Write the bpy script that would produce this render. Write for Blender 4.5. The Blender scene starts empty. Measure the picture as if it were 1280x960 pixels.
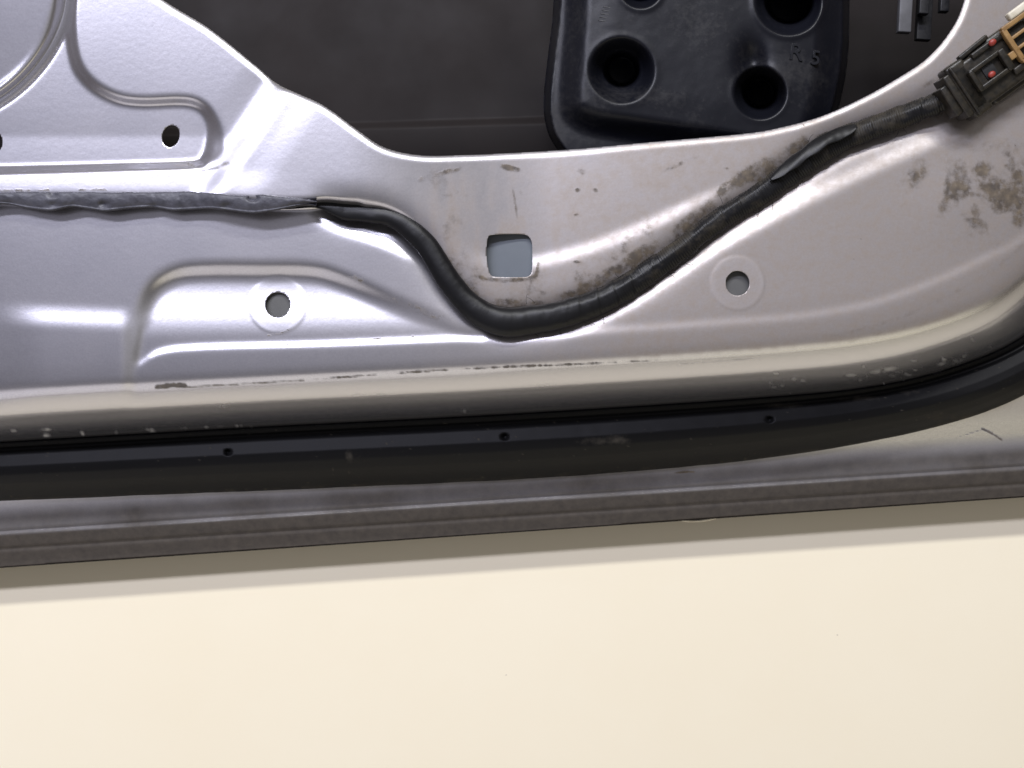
import bpy, math, random
import numpy as np
rng = np.random.RandomState(7); random.seed(7)
C = bpy.context.scene

# ------------------------------------------------------------------ camera, light, exposure
# 1 unit of the drawing grid = 0.3 mm; camera looks straight down on the door from 0.333 m
S = 0.0003
D = 1110.0
cam_d = bpy.data.cameras.new('camera'); cam = bpy.data.objects.new('camera', cam_d)
C.collection.objects.link(cam); C.camera = cam
cam.location = (0, 0, D*S)
cam_d.sensor_width = 36; cam_d.lens = 36*D/1280.0
cam_d.clip_start = 0.01; cam_d.clip_end = 100
cam_d.dof.use_dof = True; cam_d.dof.focus_distance = D*S + 0.004; cam_d.dof.aperture_fstop = 11.0
C.render.resolution_x = 1024; C.render.resolution_y = 768
C.view_settings.view_transform = 'Standard'; C.view_settings.look = 'None'
C.view_settings.exposure = 0.0; C.view_settings.gamma = 1.0

W = bpy.data.worlds.new("World"); C.world = W; W.use_nodes = True
wn = W.node_tree.nodes; wl = W.node_tree.links
bg = wn['Background']
wtc = wn.new('ShaderNodeTexCoord'); wsx = wn.new('ShaderNodeSeparateXYZ'); wr = wn.new('ShaderNodeValToRGB')
wl.new(wtc.outputs['Generated'], wsx.inputs[0]); wl.new(wsx.outputs['Z'], wr.inputs[0]); wl.new(wr.outputs[0], bg.inputs[0])
cr = wr.color_ramp                     # unseen surroundings: dim low down, made brighter overhead for the flat metal
cr.elements[0].position = 0.0; cr.elements[0].color = (.12,.10,.08,1)
cr.elements[1].position = 1.0; cr.elements[1].color = (.44,.44,.44,1)
for p, c in ((.40,(.12,.10,.08,1)), (.58,(.12,.11,.10,1)), (.76,(.13,.13,.13,1)), (.92,(.33,.33,.33,1))):
    e = cr.elements.new(p); e.color = c
def wmr(src, a, b, c=0.0, d=1.0):
    q = wn.new('ShaderNodeMapRange'); wl.new(src, q.inputs[0]); q.interpolation_type = 'SMOOTHSTEP'
    for k, x in zip((1,2,3,4), (a,b,c,d)): q.inputs[k].default_value = x
    return q.outputs[0]
def wmul(a, b):
    q = wn.new('ShaderNodeMath'); q.operation = 'MULTIPLY'; wl.new(a, q.inputs[0]); wl.new(b, q.inputs[1]); return q.outputs[0]
# bright patch added to the surroundings, near side low down, to reflect in slopes
near_glow = wmul(wmul(wmr(wsx.outputs['Y'], -.42, -.78), wmr(wsx.outputs['Z'], .64, .54)), wmr(wsx.outputs['Z'], -.02, .04))
wglow = wn.new('ShaderNodeMix'); wglow.data_type = 'RGBA'; wl.new(near_glow, wglow.inputs[0]); wl.new(wr.outputs[0], wglow.inputs[6]); wglow.inputs[7].default_value = (1.25,1.2,1.0,1)
wx = wn.new('ShaderNodeMapRange'); wl.new(wsx.outputs['X'], wx.inputs[0]); wx.inputs[1].default_value = -.5; wx.inputs[2].default_value = .5
wt = wn.new('ShaderNodeMix'); wt.data_type = 'RGBA'; wl.new(wx.outputs[0], wt.inputs[0])
wt.inputs[6].default_value = (.96,.95,1.18,1); wt.inputs[7].default_value = (1.0,.96,.86,1)      # cool side left, warm side right
wm = wn.new('ShaderNodeMix'); wm.data_type = 'RGBA'; wm.blend_type = 'MULTIPLY'; wm.inputs[0].default_value = 1
wl.new(wglow.outputs[2], wm.inputs[6]); wl.new(wt.outputs[2], wm.inputs[7]); wl.new(wm.outputs[2], bg.inputs[0])
bg.inputs[1].default_value = .8

def tube(name, x, y, z, length, width, power, col, rot=math.radians(3.5)):
    l = bpy.data.lights.new(name, 'AREA'); l.shape = 'RECTANGLE'; l.size = length; l.size_y = width
    l.energy = power; l.color = col
    o = bpy.data.objects.new(name, l); C.collection.objects.link(o)
    o.location = (x, y, z)
    from mathutils import Vector
    d = Vector((0, -y, -z)).normalized()
    ax = Vector((math.cos(rot), math.sin(rot), 0)); zz = -d
    ax = (ax - zz*ax.dot(zz)).normalized(); yy = zz.cross(ax)
    from mathutils import Matrix
    m = Matrix((ax, yy, zz)).transposed().to_4x4(); m.translation = o.location
    o.matrix_world = m
    return o
H = 1.3
tube('ceiling_tube_near', -.68, .70*H, H, 1.5, .11, 24, (.85,.86,1.04))
tube('ceiling_tube_far',  .0, 1.15*H,  H, 1.5, .11, 31, (.95,.95,.95))

# ------------------------------------------------------------------ helpers
def XYZ(u, v, h):
    """drawing position (u right, v down) on the camera's door plan, at height h -> metres"""
    k = (D - h)/D
    return (u-640)*k*S, (480-v)*k*S, h*S

def spline(pts, n=10, closed=False):
    P = np.array(pts, float); out = []
    m = len(P)
    rngi = range(m if closed else m-1)
    for i in rngi:
        p0 = P[(i-1) % m] if closed or i > 0 else 2*P[0]-P[1]
        p1 = P[i]; p2 = P[(i+1) % m]
        p3 = P[(i+2) % m] if closed or i+2 < m else 2*P[-1]-P[-2]
        for k in range(n):
            t = k/n
            out.append(.5*((2*p1)+(-p0+p2)*t+(2*p0-5*p1+4*p2-p3)*t*t+(-p0+3*p1-3*p2+p3)*t**3))
    if not closed: out.append(P[-1])
    return np.array(out)

def pdist(U, V, poly, closed=False):
    """distance, signed side (+ = left of travel in v-down drawing => above for left-to-right), arclength"""
    best = np.full(U.shape, 1e18); side = np.zeros(U.shape); arc = np.zeros(U.shape)
    a = 0.0; n = len(poly)
    for i in range(n if closed else n-1):
        p = poly[i]; q = poly[(i+1) % n]; dx, dy = q-p; L2 = dx*dx+dy*dy
        if L2 < 1e-12: continue
        t = np.clip(((U-p[0])*dx+(V-p[1])*dy)/L2, 0, 1)
        ex = U-(p[0]+t*dx); ey = V-(p[1]+t*dy); d = ex*ex+ey*ey
        m = d < best
        best[m] = d[m]; side[m] = (ex*dy-ey*dx)[m]; L = math.sqrt(L2); arc[m] = (a+t*L)[m]
        a += L
    return np.sqrt(best), np.where(side >= 0, 1.0, -1.0), arc

def inside(U, V, poly):
    c = np.zeros(U.shape, bool); n = len(poly); j = n-1
    for i in range(n):
        xi, yi = poly[i]; xj, yj = poly[j]
        if yi != yj:
            c ^= ((yi > V) != (yj > V)) & (U < (xj-xi)*(V-yi)/(yj-yi)+xi)
        j = i
    return c
def sdf(U, V, poly):
    d, _, _ = pdist(U, V, poly, True)
    return np.where(inside(U, V, poly), -d, d)
def ss(a, b, x):
    t = np.clip((x-a)/(b-a), 0, 1); return t*t*(3-2*t)
def smin(a, b, k): 
    h = np.clip(.5+.5*(b-a)/k, 0, 1); return b*(1-h)+a*h-k*h*(1-h)

def noise(U, V, cell, seed, cellv=None):
    cellv = cellv or cell
    r = np.random.RandomState(seed)
    g = r.rand(int(2600/cellv)+8, int(2600/cell)+8)
    x = (U+600)/cell; y = (V+600)/cellv
    i = np.clip(np.floor(x).astype(int), 0, g.shape[1]-2); j = np.clip(np.floor(y).astype(int), 0, g.shape[0]-2)
    fx = x-i; fy = y-j; fx = fx*fx*(3-2*fx); fy = fy*fy*(3-2*fy)
    return (g[j,i]*(1-fx)+g[j,i+1]*fx)*(1-fy)+(g[j+1,i]*(1-fx)+g[j+1,i+1]*fx)*fy
def fbm(U, V, cell, seed, octs=4, cellv=None):
    s = 0; a = 1; w = 0; cv = cellv or cell
    for o in range(octs):
        s = s+a*noise(U, V, cell, seed+o*17, cv); w += a; a *= .55; cell = max(cell/2, 1.6); cv = max(cv/2, 1.6)
    return s/w

def blur(a, k):
    if k < 1: return a
    w = np.exp(-.5*(np.arange(-int(3*k), int(3*k)+1)/k)**2); w /= w.sum(); r = len(w)//2
    for ax in (0, 1):
        p = np.pad(a, [(r, r) if i == ax else (0, 0) for i in (0, 1)], mode='edge')
        o = np.zeros_like(a)
        for i, wi in enumerate(w):
            o += wi*(p[i:i+a.shape[0], :] if ax == 0 else p[:, i:i+a.shape[1]])
        a = o
    return a

def link(name, me, parent=None, mat=None):
    o = bpy.data.objects.new(name, me); C.collection.objects.link(o)
    if mat: me.materials.append(mat)
    if parent: o.parent = parent
    return o
def smooth(me):
    me.polygons.foreach_set('use_smooth', [True]*len(me.polygons)); me.update()

def sheet(name, U, V, Hh, F, parent, mat, attrs=None, thick=0.0):
    """grid height field clipped exactly along F = 0 (F > 0 kept)"""
    nv, nu = U.shape
    keep = F > 0
    idx = np.arange(nv*nu).reshape(nv, nu)
    k00 = keep[:-1,:-1]; k01 = keep[:-1,1:]; k11 = keep[1:,1:]; k10 = keep[1:,:-1]
    full = k00 & k01 & k11 & k10; anyk = (k00 | k01 | k11 | k10) & ~full
    q = np.stack([idx[:-1,:-1][full], idx[1:,:-1][full], idx[1:,1:][full], idx[:-1,1:][full]], 1)
    faces = q.tolist()
    names = list((attrs or {}).keys())
    fl = [U.ravel(), V.ravel(), Hh.ravel()]+[attrs[n].ravel() for n in names]
    ff = F.ravel(); extra = []; cache = {}; base = nv*nu
    def cut(a, b):
        key = (a, b) if a < b else (b, a)
        if key in cache: return cache[key]
        t = ff[a]/(ff[a]-ff[b]); t = min(max(t, .02), .98)
        extra.append([x[a]*(1-t)+x[b]*t for x in fl]); cache[key] = base+len(extra)-1
        return cache[key]
    for j, i in zip(*np.nonzero(anyk)):
        ring = [idx[j,i], idx[j+1,i], idx[j+1,i+1], idx[j,i+1]]; out = []
        for k in range(4):
            a = int(ring[k]); b = int(ring[(k+1) % 4])
            if ff[a] > 0: out.append(a)
            if (ff[a] > 0) != (ff[b] > 0): out.append(cut(a, b))
        if len(out) >= 3: faces.append(out)
    data = [np.concatenate([x, np.array([e[k] for e in extra])]) if extra else x for k, x in enumerate(fl)]
    used = np.zeros(len(data[0]), bool)
    for f in faces: used[f] = True
    remap = np.cumsum(used)-1
    faces = [[int(remap[i]) for i in f] for f in faces]
    data = [d[used] for d in data]
    x, y, z = XYZ(data[0], data[1], data[2])
    me = bpy.data.meshes.new(name); me.from_pydata(np.stack([x, y, z], 1).tolist(), [], faces)
    smooth(me)
    for n, d in zip(names, data[3:]):
        at = me.attributes.new(n, 'FLOAT', 'POINT'); at.data.foreach_set('value', d.astype(np.float32))
    o = link(name, me, parent, mat)
    if thick:
        m = o.modifiers.new('thickness', 'SOLIDIFY'); m.thickness = thick; m.offset = -1
    return o

# ------------------------------------------------------------------ materials
def new_mat(name):
    m = bpy.data.materials.new(name); m.use_nodes = True
    return m, m.node_tree.nodes, m.node_tree.links, m.node_tree.nodes['Principled BSDF']
def nz(n, l, co, scale, detail=4, rough=.55, dist=0):
    t = n.new('ShaderNodeTexNoise'); t.inputs['Scale'].default_value = scale; t.inputs['Detail'].default_value = detail
    t.inputs['Roughness'].default_value = rough; t.inputs['Distortion'].default_value = dist
    l.new(co, t.inputs['Vector']); return t.outputs['Fac']
def ramp(n, l, f, stops):
    r = n.new('ShaderNodeValToRGB'); l.new(f, r.inputs[0]); e = r.color_ramp.elements
    e[0].position, e[0].color = stops[0][0], (*stops[0][1], 1); e[1].position, e[1].color = stops[-1][0], (*stops[-1][1], 1)
    for p, c in stops[1:-1]: k = e.new(p); k.color = (*c, 1)
    return r.outputs[0]
def rampf(n, l, f, a, b):
    r = n.new('ShaderNodeMapRange'); l.new(f, r.inputs[0]); r.inputs[1].default_value = a; r.inputs[2].default_value = b
    r.interpolation_type = 'SMOOTHSTEP'; return r.outputs[0]
def mix(n, l, f, a, b):
    m = n.new('ShaderNodeMix'); m.data_type = 'RGBA'
    for s, x in ((0, f), (6, a), (7, b)):
        if hasattr(x, 'links'): l.new(x, m.inputs[s])
        elif s == 0: m.inputs[0].default_value = x
        else: m.inputs[s].default_value = (*x, 1)
    return m.outputs[2]
def mth(n, l, op, a, b=None):
    m = n.new('ShaderNodeMath'); m.operation = op
    for s, x in ((0, a), (1, b)):
        if x is None: continue
        if hasattr(x, 'links'): l.new(x, m.inputs[s])
        else: m.inputs[s].default_value = x
    return m.outputs[0]
def bump(n, l, h, strength, dist, b):
    k = n.new('ShaderNodeBump'); k.inputs['Strength'].default_value = strength; k.inputs['Distance'].default_value = dist
    l.new(h, k.inputs['Height']); l.new(k.outputs[0], b.inputs['Normal']); return k
def attr(n, name):
    a = n.new('ShaderNodeAttribute'); a.attribute_name = name; return a.outputs['Fac']

def paint_material():
    m, n, l, b = new_mat('silver_paint')
    co = n.new('ShaderNodeTexCoord').outputs['Object']
    flake = nz(n, l, co, 1400, 2)
    base = ramp(n, l, flake, [(.3,(.53,.525,.575)), (.7,(.60,.595,.645))])
    tint = nz(n, l, co, 9, 3)
    base = mix(n, l, mth(n, l, 'MULTIPLY', tint, .25), base, (.58,.565,.56))
    film = attr(n, 'film')                 # thin dried dust
    fn = nz(n, l, co, 260, 6, .7)
    filmf = mth(n, l, 'MULTIPLY', film, mth(n, l, 'ADD', mth(n, l, 'MULTIPLY', fn, .7), .25))
    base = mix(n, l, filmf, base, (.245,.185,.125))
    ring = attr(n, 'ring')                 # matt print left by the clip washers
    base = mix(n, l, mth(n, l, 'MULTIPLY', ring, .10), base, (.46,.46,.50))
    hshade = attr(n, 'hem_shade')               # shade of the folded hem, put into the colour as a dull dark tone
    base = mix(n, l, mth(n, l, 'MULTIPLY', hshade, .97), base, ramp(n, l, fn, [(.3,(.040,.033,.026)), (.7,(.072,.060,.046))]))
    dirt = attr(n, 'dirt')
    dn = nz(n, l, co, 520, 5, .7)
    gr = nz(n, l, co, 1500, 3, .7)
    dd = mth(n, l, 'SUBTRACT', mth(n, l, 'ADD', mth(n, l, 'MULTIPLY', dirt, 1.25), mth(n, l, 'ADD', mth(n, l, 'MULTIPLY', dn, 1.3), mth(n, l, 'MULTIPLY', gr, .8))), 1.08)
    dd = mth(n, l, 'MULTIPLY', dd, 1.15); c = n.new('ShaderNodeClamp'); l.new(dd, c.inputs[0]); dd = c.outputs[0]
    hasd = mth(n, l, 'MULTIPLY', rampf(n, l, dirt, .02, .5), .86)
    dd = mth(n, l, 'MULTIPLY', dd, hasd)
    dcol = ramp(n, l, nz(n, l, co, 330, 4), [(.35,(.028,.019,.010)), (.55,(.082,.060,.033)), (.75,(.15,.115,.07))])
    base = mix(n, l, dd, base, dcol)
    chip = attr(n, 'chip')                 # pale nicks and fluff
    base = mix(n, l, chip, base, (.62,.62,.60))
    l.new(base, b.inputs['Base Color'])
    cover = mth(n, l, 'MAXIMUM', mth(n, l, 'MULTIPLY', hshade, 1.0), mth(n, l, 'MAXIMUM', mth(n, l, 'MAXIMUM', dd, mth(n, l, 'MULTIPLY', filmf, .75)), chip))
    l.new(mth(n, l, 'SUBTRACT', .93, mth(n, l, 'MULTIPLY', cover, .93)), b.inputs['Metallic'])
    rr = mth(n, l, 'ADD', .265, mth(n, l, 'MULTIPLY', cover, .35)); rr = mth(n, l, 'ADD', rr, mth(n, l, 'MULTIPLY', ring, .06))
    l.new(rr, b.inputs['Roughness'])
    l.new(mth(n, l, 'SUBTRACT', .5, mth(n, l, 'MULTIPLY', hshade, .36)), b.inputs['Specular IOR Level'])
    cw = mth(n, l, 'MULTIPLY', mth(n, l, 'SUBTRACT', 1.0, cover), mth(n, l, 'SUBTRACT', 1.0, mth(n, l, 'MULTIPLY', ring, .8)))
    l.new(cw, b.inputs['Coat Weight'])
    l.new(mth(n, l, 'ADD', .05, mth(n, l, 'MULTIPLY', film, .3)), b.inputs['Coat Roughness'])
    peel = mth(n, l, 'ADD', mth(n, l, 'MULTIPLY', nz(n, l, co, 480, 2), 1.0), mth(n, l, 'MULTIPLY', mth(n, l, 'MULTIPLY', dd, dn), 3.0))
    k = bump(n, l, peel, .35, .00006, b)
    l.new(k.outputs[0], b.inputs['Coat Normal'])
    return m

def simple(name, c1, c2, scale, rough=(.4,.6), metal=0, coat=0, bstr=.2, bdist=.0001, spec=.5, detail=5):
    m, n, l, b = new_mat(name)
    co = n.new('ShaderNodeTexCoord').outputs['Object']
    f = nz(n, l, co, scale, detail, .6)
    l.new(ramp(n, l, f, [(.3, c1), (.7, c2)]), b.inputs['Base Color'])
    f2 = nz(n, l, co, scale*2.3, 4)
    r = n.new('ShaderNodeMapRange'); l.new(f2, r.inputs[0]); r.inputs[1].default_value = .3; r.inputs[2].default_value = .7
    r.inputs[3].default_value, r.inputs[4].default_value = rough; l.new(r.outputs[0], b.inputs['Roughness'])
    b.inputs['Metallic'].default_value = metal; b.inputs['Coat Weight'].default_value = coat
    b.inputs['Specular IOR Level'].default_value = spec
    bump(n, l, nz(n, l, co, scale*4, 4), bstr, bdist, b)
    return m
def rubber_material(name, base=(.006,.006,.0065), dust=(.07,.062,.05), rough=.5, amt=.7, spec=.15):
    m, n, l, b = new_mat(name)
    co = n.new('ShaderNodeTexCoord').outputs['Object']
    dirt = attr(n, 'dirt'); fn = nz(n, l, co, 420, 6, .75)
    f = mth(n, l, 'MULTIPLY', mth(n, l, 'SUBTRACT', mth(n, l, 'ADD', dirt, mth(n, l, 'MULTIPLY', fn, .9)), .72), 2.0)
    c = n.new('ShaderNodeClamp'); l.new(f, c.inputs[0]); f = mth(n, l, 'MULTIPLY', c.outputs[0], amt)
    l.new(mix(n, l, f, base, dust), b.inputs['Base Color'])
    l.new(mth(n, l, 'ADD', rough, mth(n, l, 'MULTIPLY', f, .35)), b.inputs['Roughness'])
    b.inputs['Specular IOR Level'].default_value = spec
    bump(n, l, fn, .25, .00012, b)
    return m

M_paint = paint_material()
M_table = None
def table_material():
    m, n, l, b = new_mat('cream_board')
    co = n.new('ShaderNodeTexCoord').outputs['Object']
    c = ramp(n, l, nz(n, l, co, 11, 6, .65), [(.2,(.895,.81,.615)), (.8,(.915,.84,.655))])
    v = n.new('ShaderNodeTexVoronoi'); v.inputs['Scale'].default_value = 42; l.new(co, v.inputs['Vector'])
    speck = mth(n, l, 'LESS_THAN', v.outputs['Distance'], .014)
    c = mix(n, l, mth(n, l, 'MULTIPLY', speck, .6), c, (.25,.2,.15))
    l.new(c, b.inputs['Base Color']); b.inputs['Roughness'].default_value = .42
    bump(n, l, nz(n, l, co, 650, 4), .06, .00005, b)
    return m
M_table = table_material()
M_rubber = rubber_material('black_rubber')
M_tape = rubber_material('black_cloth_tape', (.007,.007,.008), (.05,.041,.027), .40, .8, .28)
M_gtape = simple('grey_sealing_tape', (.044,.044,.055), (.085,.085,.105), 300, (.38,.6), 0, 0, .5, .00015)
M_plastic = rubber_material('dusty_black_plastic', (.006,.0065,.010), (.045,.043,.042), .36, .6, .26)
M_skin = simple('dark_primer', (.016,.0135,.013), (.021,.017,.016), 12, (.5,.7), 0, 0, .1, .0001, .12)
M_plate = simple('grey_blue_plate', (.12,.137,.158), (.14,.158,.178), 60, (.5,.7), 0, 0, .1)
M_backing = simple('grey_inner_sheet', (.085,.085,.085), (.11,.11,.105), 60, (.5,.7), 0, 0, .1)
M_conn = simple('black_connector_plastic', (.006,.006,.0055), (.032,.026,.017), 420, (.3,.5), 0, 0, .3)
M_brown = simple('amber_plastic', (.22,.125,.045), (.40,.25,.10), 160, (.35,.5), 0, 0, .3)
M_ivory = simple('ivory_plastic', (.55,.50,.38), (.75,.70,.58), 200, (.35,.5), 0, 0, .3)
M_red = simple('red_plastic', (.20,.022,.016), (.33,.045,.03), 200, (.4,.5), 0, 0, .2)
M_rail = simple('grey_rail_metal', (.10,.10,.105), (.17,.17,.18), 120, (.4,.6), .3, 0, .2)

# ------------------------------------------------------------------ the drawing of the door
OPEN = spline([(60,-420),(60,-160),(120,-62),(204,0),(262,36),(322,84),(349,106),(403,131),(445,161),(480,184),(524,194),(575,194),
               (625,192),(711,187),(800,179),(880,172),(932,167),(969,161),(1025,146),(1081,121),(1130,93),(1160,72),(1186,42),
               (1203,8),(1212,-40),(1214,-120),(1214,-420)], 8)
SEAL_TOP = spline([(-420,586),(-200,569),(0,557),(320,538.5),(640,522),(960,501),(1100,486),(1200,461),(1280,425),(1350,362),(1400,280),(1430,180),(1450,-420)], 8)
SEAL_BOT = spline([(-420,648),(-200,636),(0,625),(320,612.5),(640,598),(800,587),(960,571),(1100,548),(1200,524),(1280,493),(1370,440),(1440,360),(1490,240),(1530,-420)], 8)
CABLE = spline([(-420,256),(-200,253),(0,252),(120,253),(240,254),(330,258),(380,258),(405,256),(430,259),(458,262),(485,268),(510,282),(532,304),(545,325),
                (560,349),(580,374),(604,394),(632,403),(662,400),(700,391),(750,373),(787,354),(820,333),(850,312),(896,277),
                (955,239),(998,208),(1040,180),(1082,163),(1124,147),(1175,128),(1200,116)], 8)
BEAD = spline([(165,470),(170,455),(182,444),(205,437),(250,433.5),(400,430),(560,423),(660,420),(760,412),(900,402),(1000,394),
               (1090,378),(1170,350),(1230,322),(1280,296),(1340,240),(1380,160),(1400,-420)], 8)
SEAT = spline([(-420,-420),(60,-420),(86,-200),(88,-60),(88,0),(89,46),(95,78),(107,98),(125,113),(150,124),(180,127.5),(222,126),(244,129),(259,140),
               (267,160),(266,182),(256,200),(240,206),(150,209),(0,213),(-420,222)], 6, True)
POCKET = spline([(172,455),(174,420),(179,385),(194,357),(222,341),(260,337),(320,337),(385,338),(425,348),(500,381),(570,410),(605,421),
                 (560,424),(400,430),(250,434),(200,440)], 6, True)
SQ = spline([(610,297),(616,293.5),(635,292.5),(655,293),(662,297),(665,305),(665.5,320),(665,338),(661,345),(650,346.5),(620,346),(613,343),(610,334),(608,315)], 5, True)

def hem1(u): return 665.5-.0637*u
def hem2(u): return 684-.0625*u
def hemE(u): return 708.5-.069*u

# flange profile, by distance t above the seal's upper line (slope in degrees, falling towards the seal)
tk = np.array([-400,-6,-2,4,34,39,43,50,58,63,70,80,100,130,4000.])
ak = np.array([0,   0, 30,66,65,60,55,50,44,36,20, 9, 3,  0,  0.])
tt = np.linspace(-400, 400, 3201); sl = np.tan(np.radians(np.interp(tt, tk, ak)))
zz = np.concatenate([[0], np.cumsum((sl[1:]+sl[:-1])/2*np.diff(tt))]); zz -= zz[-1]
def flange(t): return np.interp(t, tt, zz)
FLOOR = zz[0]
# hem profile, by distance n above the first crease
nk = np.array([-60,-43.5,-41,-37,-26,-22,-20,-17.0,-5,-3.2,-.2,2.8,4.5,9,13,20,30,42,60,96,104,400.])
bk = np.array([ 22, 22,  4, 21, 23,  -35, 66, 22,  18,  -5, -62, 70, 4, 8, 19, 20, 24, 27, 28, 28, 0, 0.])
nn = np.linspace(-60, 400, 3681); sn = np.tan(np.radians(np.interp(nn, nk, bk)))
zn = np.concatenate([[0], np.cumsum((sn[1:]+sn[:-1])/2*np.diff(nn))]); zn -= zn[-1]
def hemp(n): return np.interp(n, nn, zn)

def panel_height(U, V):
    e, s, _ = pdist(U, V, OPEN); e = np.where(s > 0, -e, e)      # + on the metal
    t, s, _ = pdist(U, V, SEAL_TOP); t = t*s                     # + above the seal line
    dc, s, ac = pdist(U, V, CABLE); dc = dc*s
    bd, s, _ = pdist(U, V, BEAD); bd = bd*s
    # upper web: plateau at left, a rise along the diagonal, then falling away to the right
    diag = ((U-352)*.83 + (V-108)*.55)                           # across the diagonal line
    upl = 15 + 9.5*ss(-24, 16, diag) + 1.6*ss(10, 60, diag)
    upr = -10.0
    k = ss(430, 690, U)
    up = upl*(1-k) + upr*k
    # step along the upper bright line at right of the square hole
    l1 = spline([(560,300),(600,322),(640,330),(690,322),(740,308),(800,285),(860,258),(915,234),(960,215)], 6)
    d1, s1, a1 = pdist(U, V, l1); d1 = d1*s1
    up = up + 3.7*(1-ss(-13, 11, d1))*ss(560, 640, U)*(1-ss(900, 960, U)*ss(-40, 0, dc))
    # seat of the oval hole + speaker moat
    sd = sdf(U, V, SEAT)
    wd_ = 6.5+13*np.exp(-((U-272)/15)**2-((V-180)/24)**2)
    seat = -11*(1-ss(-wd_, wd_, sd))
    botw = ss(196, 204, V)                                       # lower wall is a tight fillet
    sharp = -11*(1-ss(-3.5, 3.5, sd))
    seat = seat*(1-botw)+sharp*botw
    up = up+seat
    r = np.hypot(U+100.8, V+35.6)
    moat = -12*(ss(176, 190, r)*(1-ss(190, 197, r)))
    up = up+moat + (1.0-.075*(V-40))*(1-ss(172, 177, r))
    up = up + .055*np.clip(170-V, 0, None)*(1-ss(-60, 30, diag))
    # the strip between seat and tape leans a touch towards the lamps
    up = up + 1.6*ss(208, 243, V)*(1-ss(240, 400, U))
    # lower web
    lo = 0.0*U
    pk = sdf(U, V, POCKET)
    depth = 12.5-9.3*ss(345, 425, V)
    wb = ss(395, 418, V)
    lo = lo - depth*(1-ss(-15+9*wb, 13-8*wb, pk))
    bl = (.35+1.6*ss(560,680,U))*(1-ss(-8, 6.5, bd))*ss(160, 178, U)*ss(28, 72, t)
    lo = lo + bl
    lo = lo + 4.3*ss(378, 414, V-.04*(U-90)) * ss(-30, 60, U)*(1-ss(150, 172, U))*ss(28, 72, t)
    w = ss(-9, 9, dc)
    w = np.where(U < 450, ss(-2, 8, dc), w)
    h = lo*(1-w)+up*w
    # channel under the cable
    chan = ss(380, 450, U)*(1-ss(1150, 1230, U))
    h = h - chan*9*np.exp(-(np.where(dc > 0, dc/17, dc/21))**2)
    # second rise below the cable on the right, and on the left of the dip
    l2 = spline([(640,440),(700,418),(770,384),(830,347),(885,312),(960,272),(1050,228),(1110,200),(1180,168),(1240,130)], 6)
    d2, s2, _ = pdist(U, V, l2); d2 = d2*s2
    h = h - 4.0*ss(-13, 13, d2)*(dc < 30)*ss(660, 760, U)*(1-w)
    l3 = spline([(380,268),(430,284),(490,306),(540,330),(575,362)], 6)
    d3, s3, _ = pdist(U, V, l3); d3 = d3*s3
    h = h - 3.5*ss(-11, 10, d3)*(1-w)*ss(370, 440, U)*(1-ss(540, 590, U))
    # rim of the flange at right grows into a broad lean
    h = h + 2.5*np.exp(-((U-1210)/70)**2-((V-255)/50)**2)
    h = h + .8*(fbm(U, V, 210, 3, 2)-.5)
    hb = blur(h, 1.6)
    # speaker moat and hem details keep their sharpness
    n1 = hem1(U)-V
    hb = hb + flange(t) + np.where(t < 60, hemp(n1), hemp(n1)*0)
    # rolled lip of the opening
    R = 9.0; x = np.clip(R-e, 0, R+2)
    hb = hb - x*x/(2*R)*.75
    # washers' prints and hole collars
    for (cx, cy, ra) in ((347,381,36), (922,354,34)):
        rr = np.hypot(U-cx, V-cy); hb = hb + .35*(1-ss(ra-2, ra+1.5, rr))
    return hb, e, t, dc, bd, n1

du = 1.8
uu = np.arange(-200, 1460, du); vv = np.arange(-200, 722, du)
vv = vv[vv < 673]
U, V = np.meshgrid(uu, vv); V = V-.0665*(U-640)*ss(440, 575, V)       # rows follow the hem
Hh, e, t, dc, bd, n1 = panel_height(U, V)

hole = lambda cx, cy, rx, ry, a=0: (np.hypot(((U-cx)*math.cos(a)+(V-cy)*math.sin(a))/rx, (-(U-cx)*math.sin(a)+(V-cy)*math.cos(a))/ry)-1)*min(rx, ry)
F = e.copy()
F = np.minimum(F, sdf(U, V, SQ))
for a in ((347,381,15.5,16), (922,354,15,15.5), (213.5,170,11,14,.25), (-6,178,9,13)): F = np.minimum(F, hole(*a))
F = np.minimum(F, hemE(U)-V)

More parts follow.
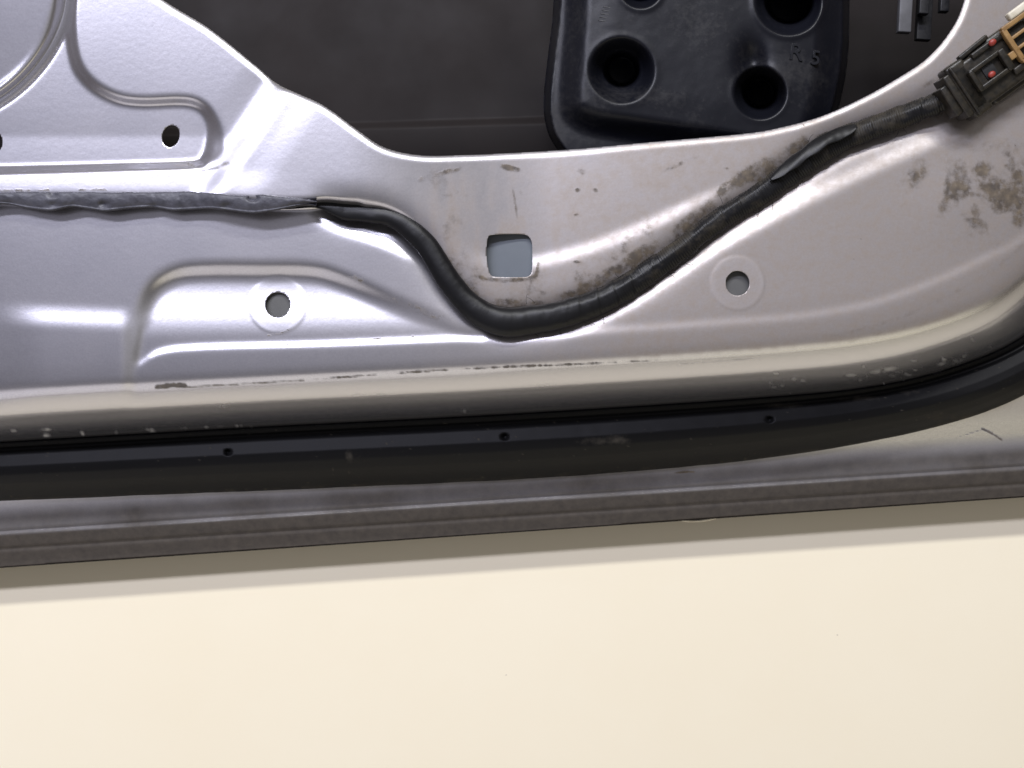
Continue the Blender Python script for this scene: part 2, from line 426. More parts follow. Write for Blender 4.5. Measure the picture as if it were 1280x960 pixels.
# --- dirt, film, rings, chips (all with a shape of their own)
n1f = fbm(U, V, 34, 11, 5); n2f = fbm(U, V, 14, 23, 4); n3f = fbm(U, V, 70, 31, 4); str_ = fbm(U, V, 9, 41, 3, 90)
dirt = np.zeros_like(U)
above = (dc > 0)
band = np.exp(-((dc-20)/11)**2)*above
along = ss(505, 560, U)*(1-ss(1010, 1060, U))
dirt = np.maximum(dirt, band*along*np.clip((n1f-.42)*3.2, 0, 1)*.75)
def blob(cx, cy, rx, ry, a, k, pw=1.0):
    x = (U-cx)*math.cos(a)+(V-cy)*math.sin(a); y = -(U-cx)*math.sin(a)+(V-cy)*math.cos(a)
    g = np.exp(-((x/rx)**2+(y/ry)**2)**pw)
    return np.clip(g*k*(.35+1.35*n2f)-.12, 0, 1)
for a in ((935,218,38,9,-.55,1.25), (906,235,16,9,-.6,1.0), (800,318,42,9,-.55,.95), (765,340,30,8,-.5,.9), (716,368,26,7,-.2,.8),
          (650,378,45,6,.05,.75), (597,372,22,7,.8,.9), (575,350,20,5,.95,.8), (553,322,16,5,1,.8), (600,345,30,5,.7,.45),
          (552,216,20,4,-.25,.8), (556,226,7,9,0,.5), (527,224,7,5,0,.55), (571,212,10,3,-.5,.7), (636,209,13,4,.25,1.0), (645,212,6,4,0,.8),
          (660,228,6,3,0,.55), (652,240,4,4,0,.5), (643,250,2.2,26,-.15,.55), (722,237,4,3.4,0,.85), (744,238,4,3.2,.4,.85), (720,268,5,2.2,-.2,.6),
          (727,214,7,5,0,.5), (846,206,26,4,-.45,.55), (868,197,12,4,-.2,.4), (908,210,5,3,0,.4), (873,265,5,2.5,0,.6), (1026,170,12,4,-.2,.9), (1035,178,5,6,0,.9),
          (720,327,8,2.5,0,.7), (1185,235,6,22,.1,.95), (1228,212,14,11,-.7,1.0), (1265,247,22,7,.45,1.05), (1215,243,28,5,-.1,.6),
          (1240,232,48,30,.2,.42), (1140,222,26,16,-.5,.36), (1272,268,13,16,0,.8), (1180,262,12,12,0,.5), (1270,205,18,12,0,.45),
          (1080,150,14,5,-.5,.45), (1160,105,18,5,-.6,.5), (1178,140,22,6,-.5,.5), (1280,438,16,9,-.9,.5), (300,112,0.1,.1,0,0)):
    dirt = np.maximum(dirt, blob(*a))
g = np.clip(fbm(U, V, 26, 131, 5)-.40, 0, 1)*4.2
dirt = np.maximum(dirt, g*np.exp(-((U-1240)/66)**2-((V-238)/46)**2)*.95)
dirt = np.maximum(dirt, g*np.exp(-((U-1150)/40)**2-((V-222)/22)**2)*.45)
dirt = np.maximum(dirt, g*np.exp(-((dc-14)/16)**2)*above*ss(520, 560, U)*(1-ss(980, 1060, U))*.62)
dirt = np.maximum(dirt, g*np.exp(-((dc-32)/26)**2)*above*ss(520, 560, U)*(1-ss(820, 900, U))*.34)
dirt = np.maximum(dirt, g*np.exp(-((U-575)/42)**2-((V-222)/26)**2)*.42)
# rubbed line on the flange
def linedirt(pts, w, k, cell=9, seed=51):
    ln = spline(pts, 6); d, s, _ = pdist(U, V, ln)
    return np.exp(-(d/w)**2)*k*(.45+.9*fbm(U, V, cell, seed, 3, 4))
g = linedirt([(196,483.5),(212,482),(231,481.5)], 2.6, 1.25, 5)
dirt = np.maximum(dirt, g)
g = linedirt([(380,475),(420,472),(500,466),(600,460),(700,456),(760,453),(822,450)], 1.5, .85, 16)
tick = noise(U, V, 3.4, 141, 14)*.8+noise(U, V, 26, 143)*.9
dirt = np.maximum(dirt, g*ss(370, 450, U)*(1-.45*ss(640, 830, U))*np.clip(tick*1.5-.35, 0, 1.2))
g = linedirt([(230,484),(300,480),(380,475)], 1.6, .55, 14); dirt = np.maximum(dirt, g)
g = linedirt([(255,434),(300,431),(380,429),(440,425),(520,420)], 2.0, .52, 12, 77)
dirt = np.maximum(dirt, g*ss(.40, .62, noise(U, V, 4, 144)*.6+noise(U, V, 30, 145)*.5))
g = linedirt([(400,333),(440,345),(520,385),(560,402)], 5, .5, 12, 78); dirt = np.maximum(dirt, g*(n2f > .55))
g = linedirt([(335,419),(350,417),(362,411)], 1.4, .7, 12, 79); dirt = np.maximum(dirt, g)
g = linedirt([(236,205),(252,212),(268,210),(285,204)], 3, .55, 12, 80); dirt = np.maximum(dirt, g)
g = linedirt([(600,346),(608,349),(640,350),(668,345),(672,330)], 3, .75, 12, 81); dirt = np.maximum(dirt, g)
g = linedirt([(1040,420),(1110,402),(1180,372),(1240,338),(1285,300)], 4, .2, 18, 82); dirt = np.maximum(dirt, g)
g = linedirt([(850,455),(960,446),(1040,433),(1110,414)], 1.8, .3, 18, 83); dirt = np.maximum(dirt, g*(n1f > .45))
g = linedirt([(1228,536),(1240,542),(1252,550)], 1.3, 1.1, 12, 84); dirt = np.maximum(dirt, g)
g = linedirt([(1195,548),(1215,541),(1228,537)], 1.0, .6, 12, 85); dirt = np.maximum(dirt, g)
g = linedirt([(845,591),(857,589.5),(868,590)], 1.3, 1.2, 12, 86); dirt = np.maximum(dirt, g)
g = linedirt([(0,238),(120,237),(150,236)], 2.0, .6, 10, 87); dirt = np.maximum(dirt, g*(n2f > .5))
fine_ = fbm(U, V, 6, 151, 3); stk_ = fbm(U, V, 5, 153, 3, 22)
dirt = dirt*np.clip(.25+1.5*fine_*(.55+.9*stk_), 0, 1.25)
# fine specks, denser to the right
sp = noise(U, V, 4.2, 101)*noise(U, V, 3.1, 103)
dens = .015+.05*ss(500, 1250, U)
dirt = np.maximum(dirt, np.clip((sp-(.93-dens*1.6))*9, 0, 1)*.8*(t > 70))
dirt[t < 34] *= ((V > 530) | (U > 1160))[t < 34]
film = (.12+1.0*ss(430, 900, U)+.35*ss(950, 1280, U))*(.55+.9*(n3f-.2))
film = film*(t > 66)+ .35*np.exp(-((dc-26)/30)**2)*above*along
film = film + .5*ss(.45, .75, str_)*np.exp(-((U-610)/110)**2)*ss(190, 240, V)*above*(V < 390)
film = film + .3*(t < 0)*(.5+n1f*.6)*ss(52, 80, n1)
film = film*ss(-4, 6, e)
film = np.clip(blur(film, 1.5)*1.3, 0, 1)
hem_shade = (1-ss(16, 46, n1+4*(n1f-.5)))*(t < -8)*(.8+.2*n3f)  # hem shade painted as a dark band below the weatherstrip
hem_shade = np.maximum(hem_shade, (1-ss(-4, 2, n1))*(t < -8))
ring = np.zeros_like(U)
for (cx, cy, ra) in ((347,381,35), (922,354,33)):
    rr = np.hypot(U-cx, V-cy); ring = np.maximum(ring, (1-ss(ra-1.5, ra+1.5, rr))*(.62+.38*ss(ra-8, ra-3, rr)))
chip = np.zeros_like(U)
for (cx, cy, rx, ry, a, k) in ((58,537,5,1.8,0,.8), (57,544,5,1.8,0,.9), (103,542,3,2,.8,.9), (188,537.5,5,1.6,.2,1), (145,540,2,1.4,0,.6), (17,538,3,1.4,0,.6),
        (230,535,3,1,0,.5), (258,534,3,1,0,.5), (275,533,3,1,0,.5), (298,532,4,1,0,.5), (314,533,2.5,1,0,.4), (280,507,9,1,-.06,.35), (450,493,8,1,-.06,.4), (476,493,5,1,0,.4), (680,481,11,1.1,-.05,.35), (580,514,4,1.6,0,.4),
        (1105,463,14,2.2,-.2,.9), (1064,469,6,1.4,-.05,.7), (1124,465,4,1.6,0,.6), (1135,468.5,5,1.2,0,.5), (1115,470,4,1.2,0,.5), (1195,452,7,2.2,-.35,.8), (1177,455,5,1.6,-.3,.7), (1172,466,7,1.8,-.3,.5), (1205,445,4,1.4,-.5,.6), (1186,466,3,1.4,0,.6),
        (1142,451,4,1.2,0,.4),(1150,458,4,1.2,0,.4),(1003,476,3,1.4,0,.5),(993,474,3,1.4,0,.4),(978,482,3,1.2,0,.4),(967,484,3,1.2,0,.4),(1215,455,5,1.6,-.6,.5)):
    x = (U-cx)*math.cos(a)+(V-cy)*math.sin(a); y = -(U-cx)*math.sin(a)+(V-cy)*math.cos(a)
    chip = np.maximum(chip, k*np.exp(-((x/rx)**2+(y/ry)**2)**1.5))
chip = chip*np.clip(1.7*noise(U, V, 3.2, 171)-.25, 0, 1)*(1-.5*ss(900, 960, U))
chip = np.clip(chip+.4*(t < 38)*(t > 2)*(U > 950)*np.clip((sp-.72)*8, 0, 1), 0, 1)

def tag(o, label=None, cat=None, group=None, kind=None):
    if label: o['label'] = label
    if cat: o['category'] = cat
    if group: o['group'] = group
    if kind: o['kind'] = kind
    return o
def empty(name, u, v, h):
    o = bpy.data.objects.new(name, None); C.collection.objects.link(o); o.location = XYZ(u, v, h); o.empty_display_size = .01
    return o
TABLE_H = FLOOR+zn[0]-52
# ------------------------------------------------------------------ setting: the cream board
me = bpy.data.meshes.new('table')
tz = TABLE_H*S
ns = 24; xs = np.linspace(-1.6, 1.6, ns)
me.from_pydata([(x, y, tz) for y in xs for x in xs], [], [(j*ns+i, j*ns+i+1, (j+1)*ns+i+1, (j+1)*ns+i) for j in range(ns-1) for i in range(ns-1)])
tbl = link('table', me, None, M_table); tag(tbl, kind='structure')

# ------------------------------------------------------------------ the door
door = bpy.data.objects.new('car_door', None); C.collection.objects.link(door); door.location = (0, 0, 0); door.empty_display_size = .02
tag(door, 'stripped silver car door lying flat on a cream board, inner side up, dusty and scuffed', 'car door')
sheet('inner_panel', U, V, Hh, F, door, M_paint, {'hem_shade': hem_shade, 'dirt': dirt, 'film': film, 'ring': ring, 'chip': chip}, thick=2.6*S)

# outer skin: from the hem inwards under the door and up to the cavity floor
su = np.arange(-600, 1800, 14.); sv = np.concatenate([np.arange(-700, 130, 30.), np.arange(130, 180, 2.), np.arange(180, 700, 12.)])
edge_h = FLOOR+zn[0]
SU, SV = np.meshgrid(su, np.linspace(0, 1, len(sv)))
SVn = np.zeros_like(SU); SH = np.zeros_like(SU)
for i in range(len(su)):
    ve = hemE(su[i])
    vcol = -700+(sv+700)*(ve+1.2+700)/(sv[-1]+700)
    q = ve-vcol
    hcol = edge_h+6.4 -3.2 - (1-np.exp(-np.clip(q, 0, None)/120.))*44
    crease = 158-.03*(su[i]-440)
    hcol = hcol + 22*ss(crease-5, crease+4, vcol)*(1-ss(crease+8, crease+120, vcol)) 
    SVn[:, i] = vcol; SH[:, i] = hcol
sheet('outer_skin', SU, SVn, SH, np.ones_like(SU), door, M_skin, thick=2.6*S)

# pale strip on the hem edge, its colour standing in for a glint
def strip(name, pts, width, h0, h1, mat, parent, nseg=60):
    P = spline(pts, 12); vs = []; fs = []
    for p in P:
        for (dv, hh) in ((0, h0), (width*.5, (h0+h1)/2+.8), (width, h1), (width*.5, (h0+h1)/2-1.4)):
            vs.append(XYZ(p[0], p[1]+dv, hh))
    for i in range(len(P)-1):
        for k in range(4):
            a = i*4+k; b = i*4+(k+1) % 4; fs.append((a, b, b+4, a+4))
    fs += [(3,2,1,0), tuple(len(vs)-4+k for k in range(4))]
    m = bpy.data.meshes.new(name); m.from_pydata(vs, [], fs); smooth(m); return link(name, m, parent, mat)
strip('hem_glint', [(852,hemE(852)-1),(862,hemE(862)+.8),(874,hemE(874)+1.4),(886,hemE(886)+.6),(895,hemE(895)-1)], 3.0, edge_h-3, edge_h-4, M_ivory, door)

# weatherstrip: lip, groove and hollow body swept between two lines
def weatherstrip():
    n = 900
    def resample(P, k):
        L = np.concatenate([[0], np.cumsum(np.hypot(*np.diff(P, axis=0).T))]); s = np.linspace(0, 1, k)*L[-1]
        return np.stack([np.interp(s, L, P[:, 0]), np.interp(s, L, P[:, 1])], 1)
    T = SEAL_TOP[(SEAL_TOP[:, 0] > -260) & (SEAL_TOP[:, 1] > -240)]; B0 = SEAL_BOT
    T = resample(T, n)
    tg = np.gradient(T, axis=0); tg /= np.hypot(*tg.T)[:, None]; nm = np.stack([-tg[:, 1], tg[:, 0]], 1)   # towards the hem
    # width: cast to the lower line
    d, s, _ = pdist(T[:, 0], T[:, 1], B0)
    wk = np.array([0,.02,.04,.07,.09,.11,.15,.20,.40,.55,.70,.82,.92,.97,1.0,1.0])
    hk = np.array([12,12, 11,10, 7, 6,7, 14,20, 22,19,13, 6, 3.5,2.0,-3])
    ws = np.concatenate([np.linspace(0, 1, 58), [1.0]])
    hs = np.interp(ws, wk, hk); hs[-1] = -3
    Wg, Ig = np.meshgrid(ws, np.arange(n))
    T = T-nm*3.0; d = d+3.0
    wd = (d+2.0+2.0*(fbm(T[:, 0], T[:, 1], 60, 5, 3)-.5))[:, None]
    PU = T[:, 0][:, None]+nm[:, 0][:, None]*Wg*wd; PV = T[:, 1][:, None]+nm[:, 1][:, None]*Wg*wd
    PH = FLOOR+np.tile(hs, (n, 1)) + 1.2*(fbm(PU, PV, 45, 8, 3)-.5)
    drop = hemp(hem1(PU)-PV)
    PH = PH+drop*np.clip((Wg-.4)/.6, 0, 1)
    for (cx, cy) in ((285,565.5), (631,546), (962,524.5), (-60, 585)):
        r = np.hypot((PU-cx), (PV-cy)); PH = PH-9*(1-ss(2.2, 5.0, r))
    dd = .10+.35*np.clip(fbm(PU, PV, 30, 63, 4)-.45, 0, 1)
    dd += .28*np.exp(-((Wg-.98)/.06)**2)*fbm(PU, PV, 12, 64, 3)*1.6
    for (cx, cy, rx, ry, k) in ((750,551,34,6,.42), (436,570,5,8,.4), (775,548,10,8,.3), (436,590,2,3,.45), (865,585,9,2,.5), (330,560,60,3,.12),
                                (1080,498,28,4,.35), (975,507,22,4,.4), (1180,520,40,6,.25), (1140,490,20,5,.3)):
        dd += k*np.exp(-((PU-cx)/rx)**2-((PV-cy)/ry)**2)*(.5+fbm(PU, PV, 9, 65, 3))
    sk = noise(PU, PV, 3.0, 66)*noise(PU, PV, 2.3, 67)
    dd += np.clip((sk-.75+.10*fbm(PU, PV, 80, 68, 3)+.10*np.exp(-((Wg-.97)/.05)**2))*12, 0, 1)*.6
    vs = np.stack(XYZ(PU.ravel(), PV.ravel(), PH.ravel()), 1)
    m_ = len(ws); fs = [(i*m_+j, (i+1)*m_+j, (i+1)*m_+j+1, i*m_+j+1) for i in range(n-1) for j in range(m_-1)]
    me = bpy.data.meshes.new('weatherstrip'); me.from_pydata(vs.tolist(), [], fs); me.flip_normals(); smooth(me)
    at = me.attributes.new('dirt', 'FLOAT', 'POINT'); at.data.foreach_set('value', dd.ravel().astype(np.float32))
    return link('weatherstrip', me, door, M_rubber)
weatherstrip()

# sheets seen through the holes
def patch(name, u0, v0, u1, v1, h, mat, tilt=0):
    a = [XYZ(u0, v0, h+tilt), XYZ(u1, v0, h+tilt), XYZ(u1, v1, h-tilt), XYZ(u0, v1, h-tilt)]
    b = [(x, y, z-4*S) for x, y, z in a]
    me = bpy.data.meshes.new(name); me.from_pydata(a+b, [], [(0,3,2,1),(4,5,6,7),(0,1,5,4),(1,2,6,5),(2,3,7,6),(3,0,4,7)])
    return link(name, me, door, mat)
patch('backing_plate', 560, 262, 720, 380, -15, M_plate)
patch('reinforcement', 270, 340, 430, 424, -15, M_backing)
patch('reinforcement', 850, 312, 1000, 398, -8, M_backing)

# black bolster in the opening
def bolster():
    u = np.arange(660, 1085, 1.8); v = np.arange(-160, 236, 1.8); bu, bv = np.meshgrid(u, v)
    outl = spline([(700,-200),(692,0),(686,60),(680,115),(681,150),(692,180),(720,205),(800,212),(960,212),(1010,200),(1038,165),(1052,120),(1060,70),(1062,0),(1062,-200)], 6, True)
    s = -sdf(bu, bv, outl)
    top = -52.0
    # left side: soft outer flange then the raised body
    h = top - 70*(1-ss(0, 9, s)) 
    inner = spline([(722,-220),(716,0),(712,60),(708,110),(712,140),(740,156),(800,166),(880,178),(960,190),(1005,180),(1024,150),(1036,100),(1042,0),(1044,-220)], 6, True)
    si = -sdf(bu, bv, inner)
    h = h + 26*ss(-16, 24, si) + 3*ss(0, 60, si)
    def pit(cx, cy, r0, r1, dep, lip, sq=1.0, ax=0, cone=.35):
        x = bu-cx; y = (bv-cy)*sq; r = np.hypot(x, y)
        g = -dep*cone*(1-ss(r0, r1, r)) - dep*(1-cone)*(1-ss(r0-6, r0+1, r)) + lip*np.exp(-((r-r1-1)/4.0)**2)
        return g
    h = h + pit(777,88,23,43,90,.4) + pit(950,116,23,34,95,.6) + pit(986,2,31,43,95,1.5,1,0,.2) + pit(801,-16,18,27,80,1.2)
    h = h - 18*np.exp(-((bu-940)/16)**2-((bv-80)/26)**2)
    h = h + 1.6*(fbm(bu, bv, 60, 201, 4)-.5)
    dd = .15+.45*np.clip(fbm(bu, bv, 70, 202, 4)-.3, 0, 1)+.25*np.exp(-((bu-1000)/40)**2-((bv-85)/25)**2)+.25*np.exp(-((bu-800)/60)**2-((bv-120)/12)**2)
    dd += .2*np.exp(-((bu-695)/8)**2)  # sheen on the left face, painted in through the dust mask
    return sheet('bolster', bu, bv, h, s, door, M_plastic, {'dirt': dd}, thick=3*S)
bol = bolster()

# moulded characters and ribs on the bolster
def text_mesh(name, body, u, v, h, size, rot, mat, parent):
    cu = bpy.data.curves.new(name, 'FONT'); cu.body = body; cu.size = size*S; cu.extrude = .9*S; cu.bevel_depth = .25*S
    tmp = bpy.data.objects.new(name+'_tmp', cu); C.collection.objects.link(tmp)
    me = bpy.data.meshes.new_from_object(tmp.evaluated_get(bpy.context.evaluated_depsgraph_get()))
    bpy.data.objects.remove(tmp); bpy.data.curves.remove(cu)
    o = link(name, me, parent, mat); me.materials.clear(); me.materials.append(mat)
    o.location = XYZ(u, v, h); o.rotation_euler = (0, 0, rot)
    return o
M_mark = simple('scuffed_black_plastic', (.008,.008,.010), (.022,.022,.022), 500, (.4,.6), 0, 0, .2)
text_mesh('moulded_mark', 'R', 985, 74, -23.2, 30, math.radians(-8), M_plastic, bol)
text_mesh('moulded_mark', '5', 1012, 80, -24.2, 26, math.radians(-8), M_plastic, bol)

def box_mesh(name, parts, mat, parent, bev=1.0, segs=2):
    """parts: list of (centre(x,y,z) local, size, rotz); metres"""
    import bmesh
    from mathutils import Matrix
    bm = bmesh.new()
    for (c, sz, rz) in parts:
        r = bmesh.ops.create_cube(bm, size=1.0, matrix=Matrix.Translation(c) @ Matrix.Rotation(rz, 4, 'Z') @ Matrix.Diagonal((*sz, 1)))
    bmesh.ops.bevel(bm, geom=list(bm.edges), offset=bev*S, segments=segs, affect='EDGES', profile=.6)
    me = bpy.data.meshes.new(name); bm.to_mesh(me); bm.free(); smooth(me)
    o = link(name, me, parent, mat); return o
# hatch ribs
ribs = []
for k in range(5):
    x, y, z = XYZ(762-1.5*k, 10+4.2*k, -24.4); ribs.append(((x, y, z), (17*S, 1.6*S, 2*S), math.radians(-9)))
box_mesh('moulded_mark', ribs, M_mark, bol, .3, 1)
# window guide rails deep in the opening, at right
for (uc, vb, w, hh, dep) in ((1133,46,17,150,-70), (1157,24,13,150,-84), (1156,56,20,120,-100), (1182,20,12,120,-84)):
    x, y, z = XYZ(uc, vb-hh/2, dep)
    box_mesh('guide_rail', [((x, y, z), (w*S, hh*S, 9*S), math.radians(-3))], M_rail if vb == 46 else M_mark, door, 1.5)

# ------------------------------------------------------------------ wiring harness
har = bpy.data.objects.new('wiring_harness', None); C.collection.objects.link(har); har.location = XYZ(632, 403, 0); har.empty_display_size = .01
tag(har, 'black taped cable dipping in a V across the silver door panel to a black connector', 'wiring harness')
bpy.context.view_layer.update()
def to_har(o): o.matrix_parent_inverse = har.matrix_world.inverted(); return o

GU = {}
def panel_h_at(us, vs):
    iu = np.clip((np.asarray(us)-uu[0])/du, 0, len(uu)-1.01); iv = np.clip((np.asarray(vs)-vv[0])/du, 0, len(vv)-1.01)
    i = iu.astype(int); j = iv.astype(int); fx = iu-i; fy = iv-j
    return (Hh[j,i]*(1-fx)+Hh[j,i+1]*fx)*(1-fy)+(Hh[j+1,i]*(1-fx)+Hh[j+1,i+1]*fx)*fy

def cable():
    P0 = spline([(345,257),(372,257),(398,255.5),(418,258),(440,262),(465,266),(487,271),(510,284),(532,305),(545,325),
                (560,349),(580,374),(604,393),(632,402),(662,399.5),(700,394),(750,377),(787,356),(820,334),(850,313),(896,277),
                (955,240),(998,208),(1040,180),(1082,163),(1124,147),(1175,128),(1206,113)], 24)
    L = np.concatenate([[0], np.cumsum(np.hypot(*np.diff(P0, axis=0).T))]); n = 1100
    s = np.linspace(0, L[-1], n); P = np.stack([np.interp(s, L, P0[:, 0]), np.interp(s, L, P0[:, 1])], 1)
    wu = [345,385,400,430,455,487,520,545,575,604,632,660,700,750,790,830,896,925,960,1000,1035,1055,1082,1124,1175,1206]
    ww = [5,   3,  5, 15, 13, 11.5,13.5,13.5,14.5,17,19,18.5,18,16.5,15,14,13.5,13,14,16,17,15,14.5,14,13.5,13]
    arcu = np.interp(wu, P[:, 0], s)
    w = np.interp(s, arcu, ww)
    k = np.hanning(31); k /= k.sum(); w = np.convolve(np.pad(w, 15, 'edge'), k, 'valid')
    flat = np.interp(s, np.interp([345,400,430,470,520,560], P[:, 0], s), [.35,.45,.42,.5,.62,.72])
    twist = np.interp(s, np.interp([345,395,440,500], P[:, 0], s), [1.2,.6,.35,0.])
    tg = np.gradient(P, axis=0); tg /= np.hypot(*tg.T)[:, None]; nm = np.stack([tg[:, 1], -tg[:, 0]], 1)
    ph = np.convolve(np.pad(panel_h_at(P[:, 0], P[:, 1]), 20, 'edge'), np.ones(41)/41, 'valid')
    lift = np.interp(s, np.interp([345,400,470,560,700,1000,1082,1206], P[:, 0], s), [4,4,4,2,2,2,5,14])
    ctr = ph+w*flat*.92+lift
    m_ = 40; th = np.linspace(0, 2*math.pi, m_, endpoint=False)
    TH, SS = np.meshgrid(th, s)
    # overlapping tape wraps: saw-tooth ridges that spiral round; loose overlaps and lumps
    pitch = 27.0
    saw = (((SS+26*noise(SS, SS*0, 70, 331))/pitch + TH/(2*math.pi)) % 1.0)
    wraps = (saw-.5)*(.5+1.5*noise(SS, TH*0, 50, 330))*ss(0, .12, saw)*ss(380, 480, SS)
    fine = .5*np.sin(SS*1.9+TH*1.2+3*fbm(SS, TH*12, 40, 310, 2))*ss(430, 600, SS)
    lump = 3.0*(fbm(SS, TH*40, 60, 301, 3)-.5)+(.7+1.6*ss(330, 460, SS))*(fbm(SS, TH*12, 11, 302, 4)-.5)
    seam = .7*np.exp(-((TH-1.15-.25*np.sin(SS/70))/.13)**2)*ss(380, 430, SS)     # long tape edge on the upper side
    start = P[:, 0][:, None]
    R = w[:, None] + (wraps+lump+seam+fine)*np.clip(w[:, None]/12, .2, 1)
    over = 1.6*ss(1068, 1074, -start+2142-0)*0
    a = np.cos(TH+twist[:, None])*R; b = np.sin(TH)*R*flat[:, None]
    # step where the loose end of the tape stops
    PU = P[:, 0][:, None]+nm[:, 0][:, None]*a; PV = P[:, 1][:, None]+nm[:, 1][:, None]*a; PH = ctr[:, None]+b
    vs = np.stack(XYZ(PU.ravel(), PV.ravel(), PH.ravel()), 1)
    fs = [(i*m_+j, i*m_+(j+1) % m_, (i+1)*m_+(j+1) % m_, (i+1)*m_+j) for i in range(n-1) for j in range(m_)]
    fs += [tuple(range(m_-1, -1, -1)), tuple((n-1)*m_+j for j in range(m_))]
    dd = .05+.95*ss(380, 600, SS)*np.clip(fbm(SS, TH*25, 26, 303, 4)-.25, 0, 1)
    dd += .35*np.exp(-((TH-.35)/.5)**2)*ss(300, 500, SS)*fbm(SS, TH*15, 16, 305, 3)
    dd = dd*(1-.6*(1-ss(250, 420, SS)))
    me = bpy.data.meshes.new('taped_cable'); me.from_pydata(vs.tolist(), [], fs); me.flip_normals(); smooth(me)
    at = me.attributes.new('dirt', 'FLOAT', 'POINT'); at.data.foreach_set('value', dd.ravel().astype(np.float32))
    return to_har(link('taped_cable', me, har, M_tape)), P, ctr, w
cab, CP, CH, CW = cable()
# loose tape end wrapped over the cable
def tape_flap():
    i0 = np.argmin(abs(CP[:, 0]-968)); i1 = np.argmin(abs(CP[:, 0]-1076)); vs = []; fs = []; m_ = 14
    tgm = np.gradient(CP, axis=0); tgm /= np.hypot(*tgm.T)[:, None]
    rows = list(range(i0, i1, 2))
    for q, i in enumerate(rows):
        f = q/(len(rows)-1); nm = np.array([tgm[i, 1], -tgm[i, 0]])
        span = .85*min(1, f*5+.25, (1-f)*9+.3)*(1+.10*math.sin(q*.37))
        for k in range(m_):
            th = 1.02+(k/(m_-1)-.5)*span*1.25
            r = CW[i]+1.6+.12*math.sin(i*.55)+.2*math.sin(i*.13+k*.5)
            p = CP[i]+nm*math.cos(th)*r; vs.append(XYZ(p[0], p[1], CH[i]+math.sin(th)*r+.6))
    for q in range(len(rows)-1):
        for k in range(m_-1): a = q*m_+k; fs.append((a, a+1, a+1+m_, a+m_))
    me = bpy.data.meshes.new('tape_end'); me.from_pydata(vs, [], fs); smooth(me)
    o = to_har(link('tape_end', me, har, M_tape)); md = o.modifiers.new('t', 'SOLIDIFY'); md.thickness = .8*S; md.offset = 0
tape_flap()

# loose threads of the cloth tape
def threads():
    for k in range(26):
        vs = []; fs = []
        i = rng.randint(380, 760) if k < 18 else rng.randint(760, 1000)
        tgm = CP[i+1]-CP[i-1]; tgm = tgm/np.hypot(*tgm); nm = np.array([tgm[1], -tgm[0]]); sg = -1 if k % 4 else 1
        th = .25 if sg > 0 else math.pi-.25
        p = CP[i]+nm*math.cos(th)*CW[i]; h = CH[i]+2; dr = nm*sg+tgm*rng.uniform(-1.6, 1.6); dr = dr/np.hypot(*dr); L = rng.uniform(5, 13); cv = rng.uniform(-.8, .8)
        b = len(vs)
        for q in range(7):
            f = q/6; a = cv*f*1.6; d2 = np.array([dr[0]*math.cos(a)-dr[1]*math.sin(a), dr[0]*math.sin(a)+dr[1]*math.cos(a)])
            p = p+d2*L/6; r_ = .32*(1-.5*f)
            for m in range(4):
                an = m*math.pi/2; sx = -d2[1]*math.cos(an)*r_; sy = d2[0]*math.cos(an)*r_
                vs.append(XYZ(p[0]+sx, p[1]+sy, max(h-3*f, panel_h_at(p[0], p[1])+.5)+math.sin(an)*r_))
        for q in range(6):
            for m in range(4): a0 = b+q*4; fs.append((a0+m, a0+(m+1) % 4, a0+4+(m+1) % 4, a0+4+m))
        me = bpy.data.meshes.new('loose_thread'); me.from_pydata(vs, [], fs); smooth(me)
        to_har(link('loose_thread', me, har, M_tape))
threads()

# flattened grey sealing tape, scalloped, laid along the step at left
def flat_tape():
    n = 620; m_ = 26
    u = np.linspace(-260, 396, n)
    topv = 239.5+1.6*(fbm(u, u*0, 46, 401, 3)-.5)*2+ np.interp(u, [-260,0,60,250,300,330,350,372,396], [1,1,-.5,0,4,3,6,8,13])
    wav = np.interp(u, [-260,-160,-60,0,12,35,62,90,130,165,190,215,240,265,290,318,345,362,380,396],
                       [262,258,262,254.5,255.5,261,264.5,258,265,260.5,259,264,262.5,260.5,264,267.5,263,259,255,253.5])
    k = np.hanning(25); k /= k.sum(); wav = np.convolve(np.pad(wav, 12, 'edge'), k, 'valid')
    w = np.linspace(0, 1, m_)
    Wg, Ug = np.meshgrid(w, u)
    Vg = topv[:, None]+(wav-topv)[:, None]*Wg
    base = panel_h_at(u, topv-3)[:, None]
    hp = base+2.6 + 2.2*np.sin(math.pi*Wg)**.6 - 5.0*Wg**2.2 + 2.4*(fbm(Ug, Vg, 24, 402, 3)-.5)+1.1*(fbm(Ug, Vg, 7, 404, 3)-.5)
    hp = hp - 3.4*np.exp(-((Wg-0)/.05)**2)
    for (cx, cy, dep) in ((66,243,3.5), (66,256,2.5), (129,255,4.5), (316,247.5,8), (190,259,2), (284,257,2)):
        r = np.hypot((Ug-cx)/6.0, (Vg-cy)/3.6); hp = hp-dep*np.exp(-r**2)
    rim = 1.8*np.exp(-((Wg-.93)/.06)**2); hp = hp+rim
    vs = np.stack(XYZ(Ug.ravel(), Vg.ravel(), hp.ravel()), 1)
    fs = [(i*m_+j, i*m_+j+1, (i+1)*m_+j+1, (i+1)*m_+j) for i in range(n-1) for j in range(m_-1)]
    me = bpy.data.meshes.new('sealing_tape'); me.from_pydata(vs.tolist(), [], fs); smooth(me)
    o = to_har(link('sealing_tape', me, har, M_gtape)); md = o.modifiers.new('t', 'SOLIDIFY'); md.thickness = 5*S; md.offset = -1
    return o
flat_tape()

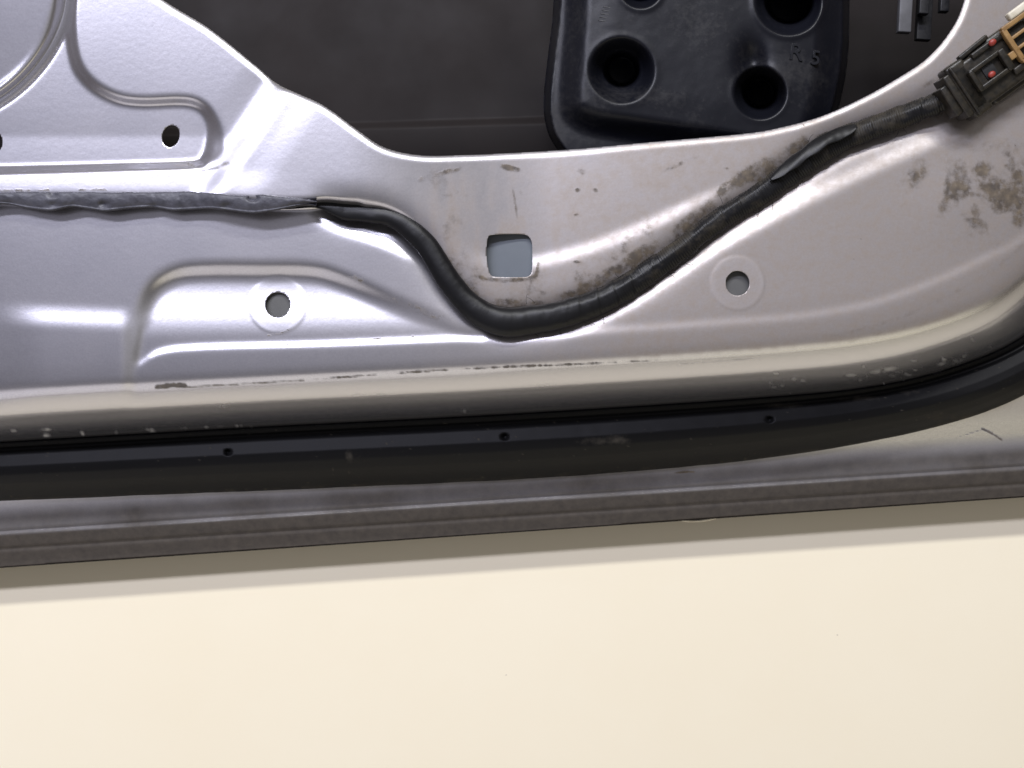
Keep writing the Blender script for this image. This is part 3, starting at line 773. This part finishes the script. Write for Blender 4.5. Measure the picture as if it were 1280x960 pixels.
# connector: local frame, x along the plug axis, y across, built at real height above the rim
def connector():
    con = bpy.data.objects.new('connector', None); C.collection.objects.link(con); con.parent = har
    con.matrix_parent_inverse = har.matrix_world.inverted()
    con.location = XYZ(1233, 92, 14); con.rotation_euler = (math.radians(4), math.radians(-3), math.radians(36)); con.empty_display_size = .01
    k = S
    def bx(name, parts, mat, bev=1.5, par=con, segs=2):
        return box_mesh(name, [((c[0]*k, c[1]*k, c[2]*k), (s[0]*k, s[1]*k, s[2]*k), r) for c, s, r in parts], mat, par, bev, segs)
    bx('housing', [((6,0,9),(108,62,26),0), ((-38,0,10),(26,72,24),0), ((24,-31,6),(86,12,18),0), ((24,31,6),(86,10,18),0),
                   ((60,2,8),(90,56,22),0)], M_conn, 5, con, 3)
    bx('collar', [((-54,0,9),(9,58,27),0), ((-62,0,8),(10,40,22),0), ((-46,0,12),(4,68,28),0)], M_conn, 2)
    bx('latch', [((-10,-9,25),(44,6,7),0), ((-10,15,25),(44,6,7),0), ((-30,3,25),(6,28,8),0), ((12,3,27),(8,28,7),0), ((34,-16,24),(40,8,5),0), ((10,29,22),(54,7,7),0),((-6,37,15),(42,6,8),.06)], M_conn, 1.6)
    bx('slot', [((-8,3,22.4),(15,17,2),0)], M_mark, .3)
    bx('lock_frame', [((28,12,27),(6,44,7),0), ((66,12,27),(5,44,7),0), ((47,34,27),(42,6,7),0), ((47,-10,27),(42,6,7),0), ((47,19,27),(38,4,6),0), ((47,5,27),(38,4,6),0), ((22,2,26),(10,9,6),0)], M_brown, 1.1)
    bx('terminal', [((56,42,27),(30,9,9),0), ((74,33,28),(10,12,9),0)], M_ivory, 2)
    for (a, b, c, r) in ((10,29,28,4.4), (-10,-2,26,4.2), (28,-28,22,4.4)):
        import bmesh
        from mathutils import Matrix
        bm = bmesh.new(); bmesh.ops.create_uvsphere(bm, u_segments=20, v_segments=12, radius=r*k, matrix=Matrix.Translation((a*k, b*k, c*k)) @ Matrix.Diagonal((1.1,.9,.7,1)))
        me = bpy.data.meshes.new('seal_plug'); bm.to_mesh(me); bm.free(); smooth(me); link('seal_plug', me, con, M_red)
    # wires leaving the far side
    for j, (y0, m_) in enumerate(((-14,M_conn), (-3,M_conn), (8,M_conn), (18,M_conn))):
        cu = bpy.data.curves.new('wire', 'CURVE'); cu.dimensions = '3D'; cu.bevel_depth = 3.2*k; cu.bevel_resolution = 4
        sp_ = cu.splines.new('BEZIER'); sp_.bezier_points.add(2)
        for p, co in zip(sp_.bezier_points, ((95*k, y0*k, 8*k), (150*k, (y0+8)*k, 6*k), (230*k, (y0*.6+40)*k, 2*k))):
            p.co = co; p.handle_left_type = p.handle_right_type = 'AUTO'
        tmp = bpy.data.objects.new('w', cu); C.collection.objects.link(tmp)
        me = bpy.data.meshes.new_from_object(tmp.evaluated_get(bpy.context.evaluated_depsgraph_get()))
        bpy.data.objects.remove(tmp); me.materials.clear(); link('wire', me, con, m_)
connector()
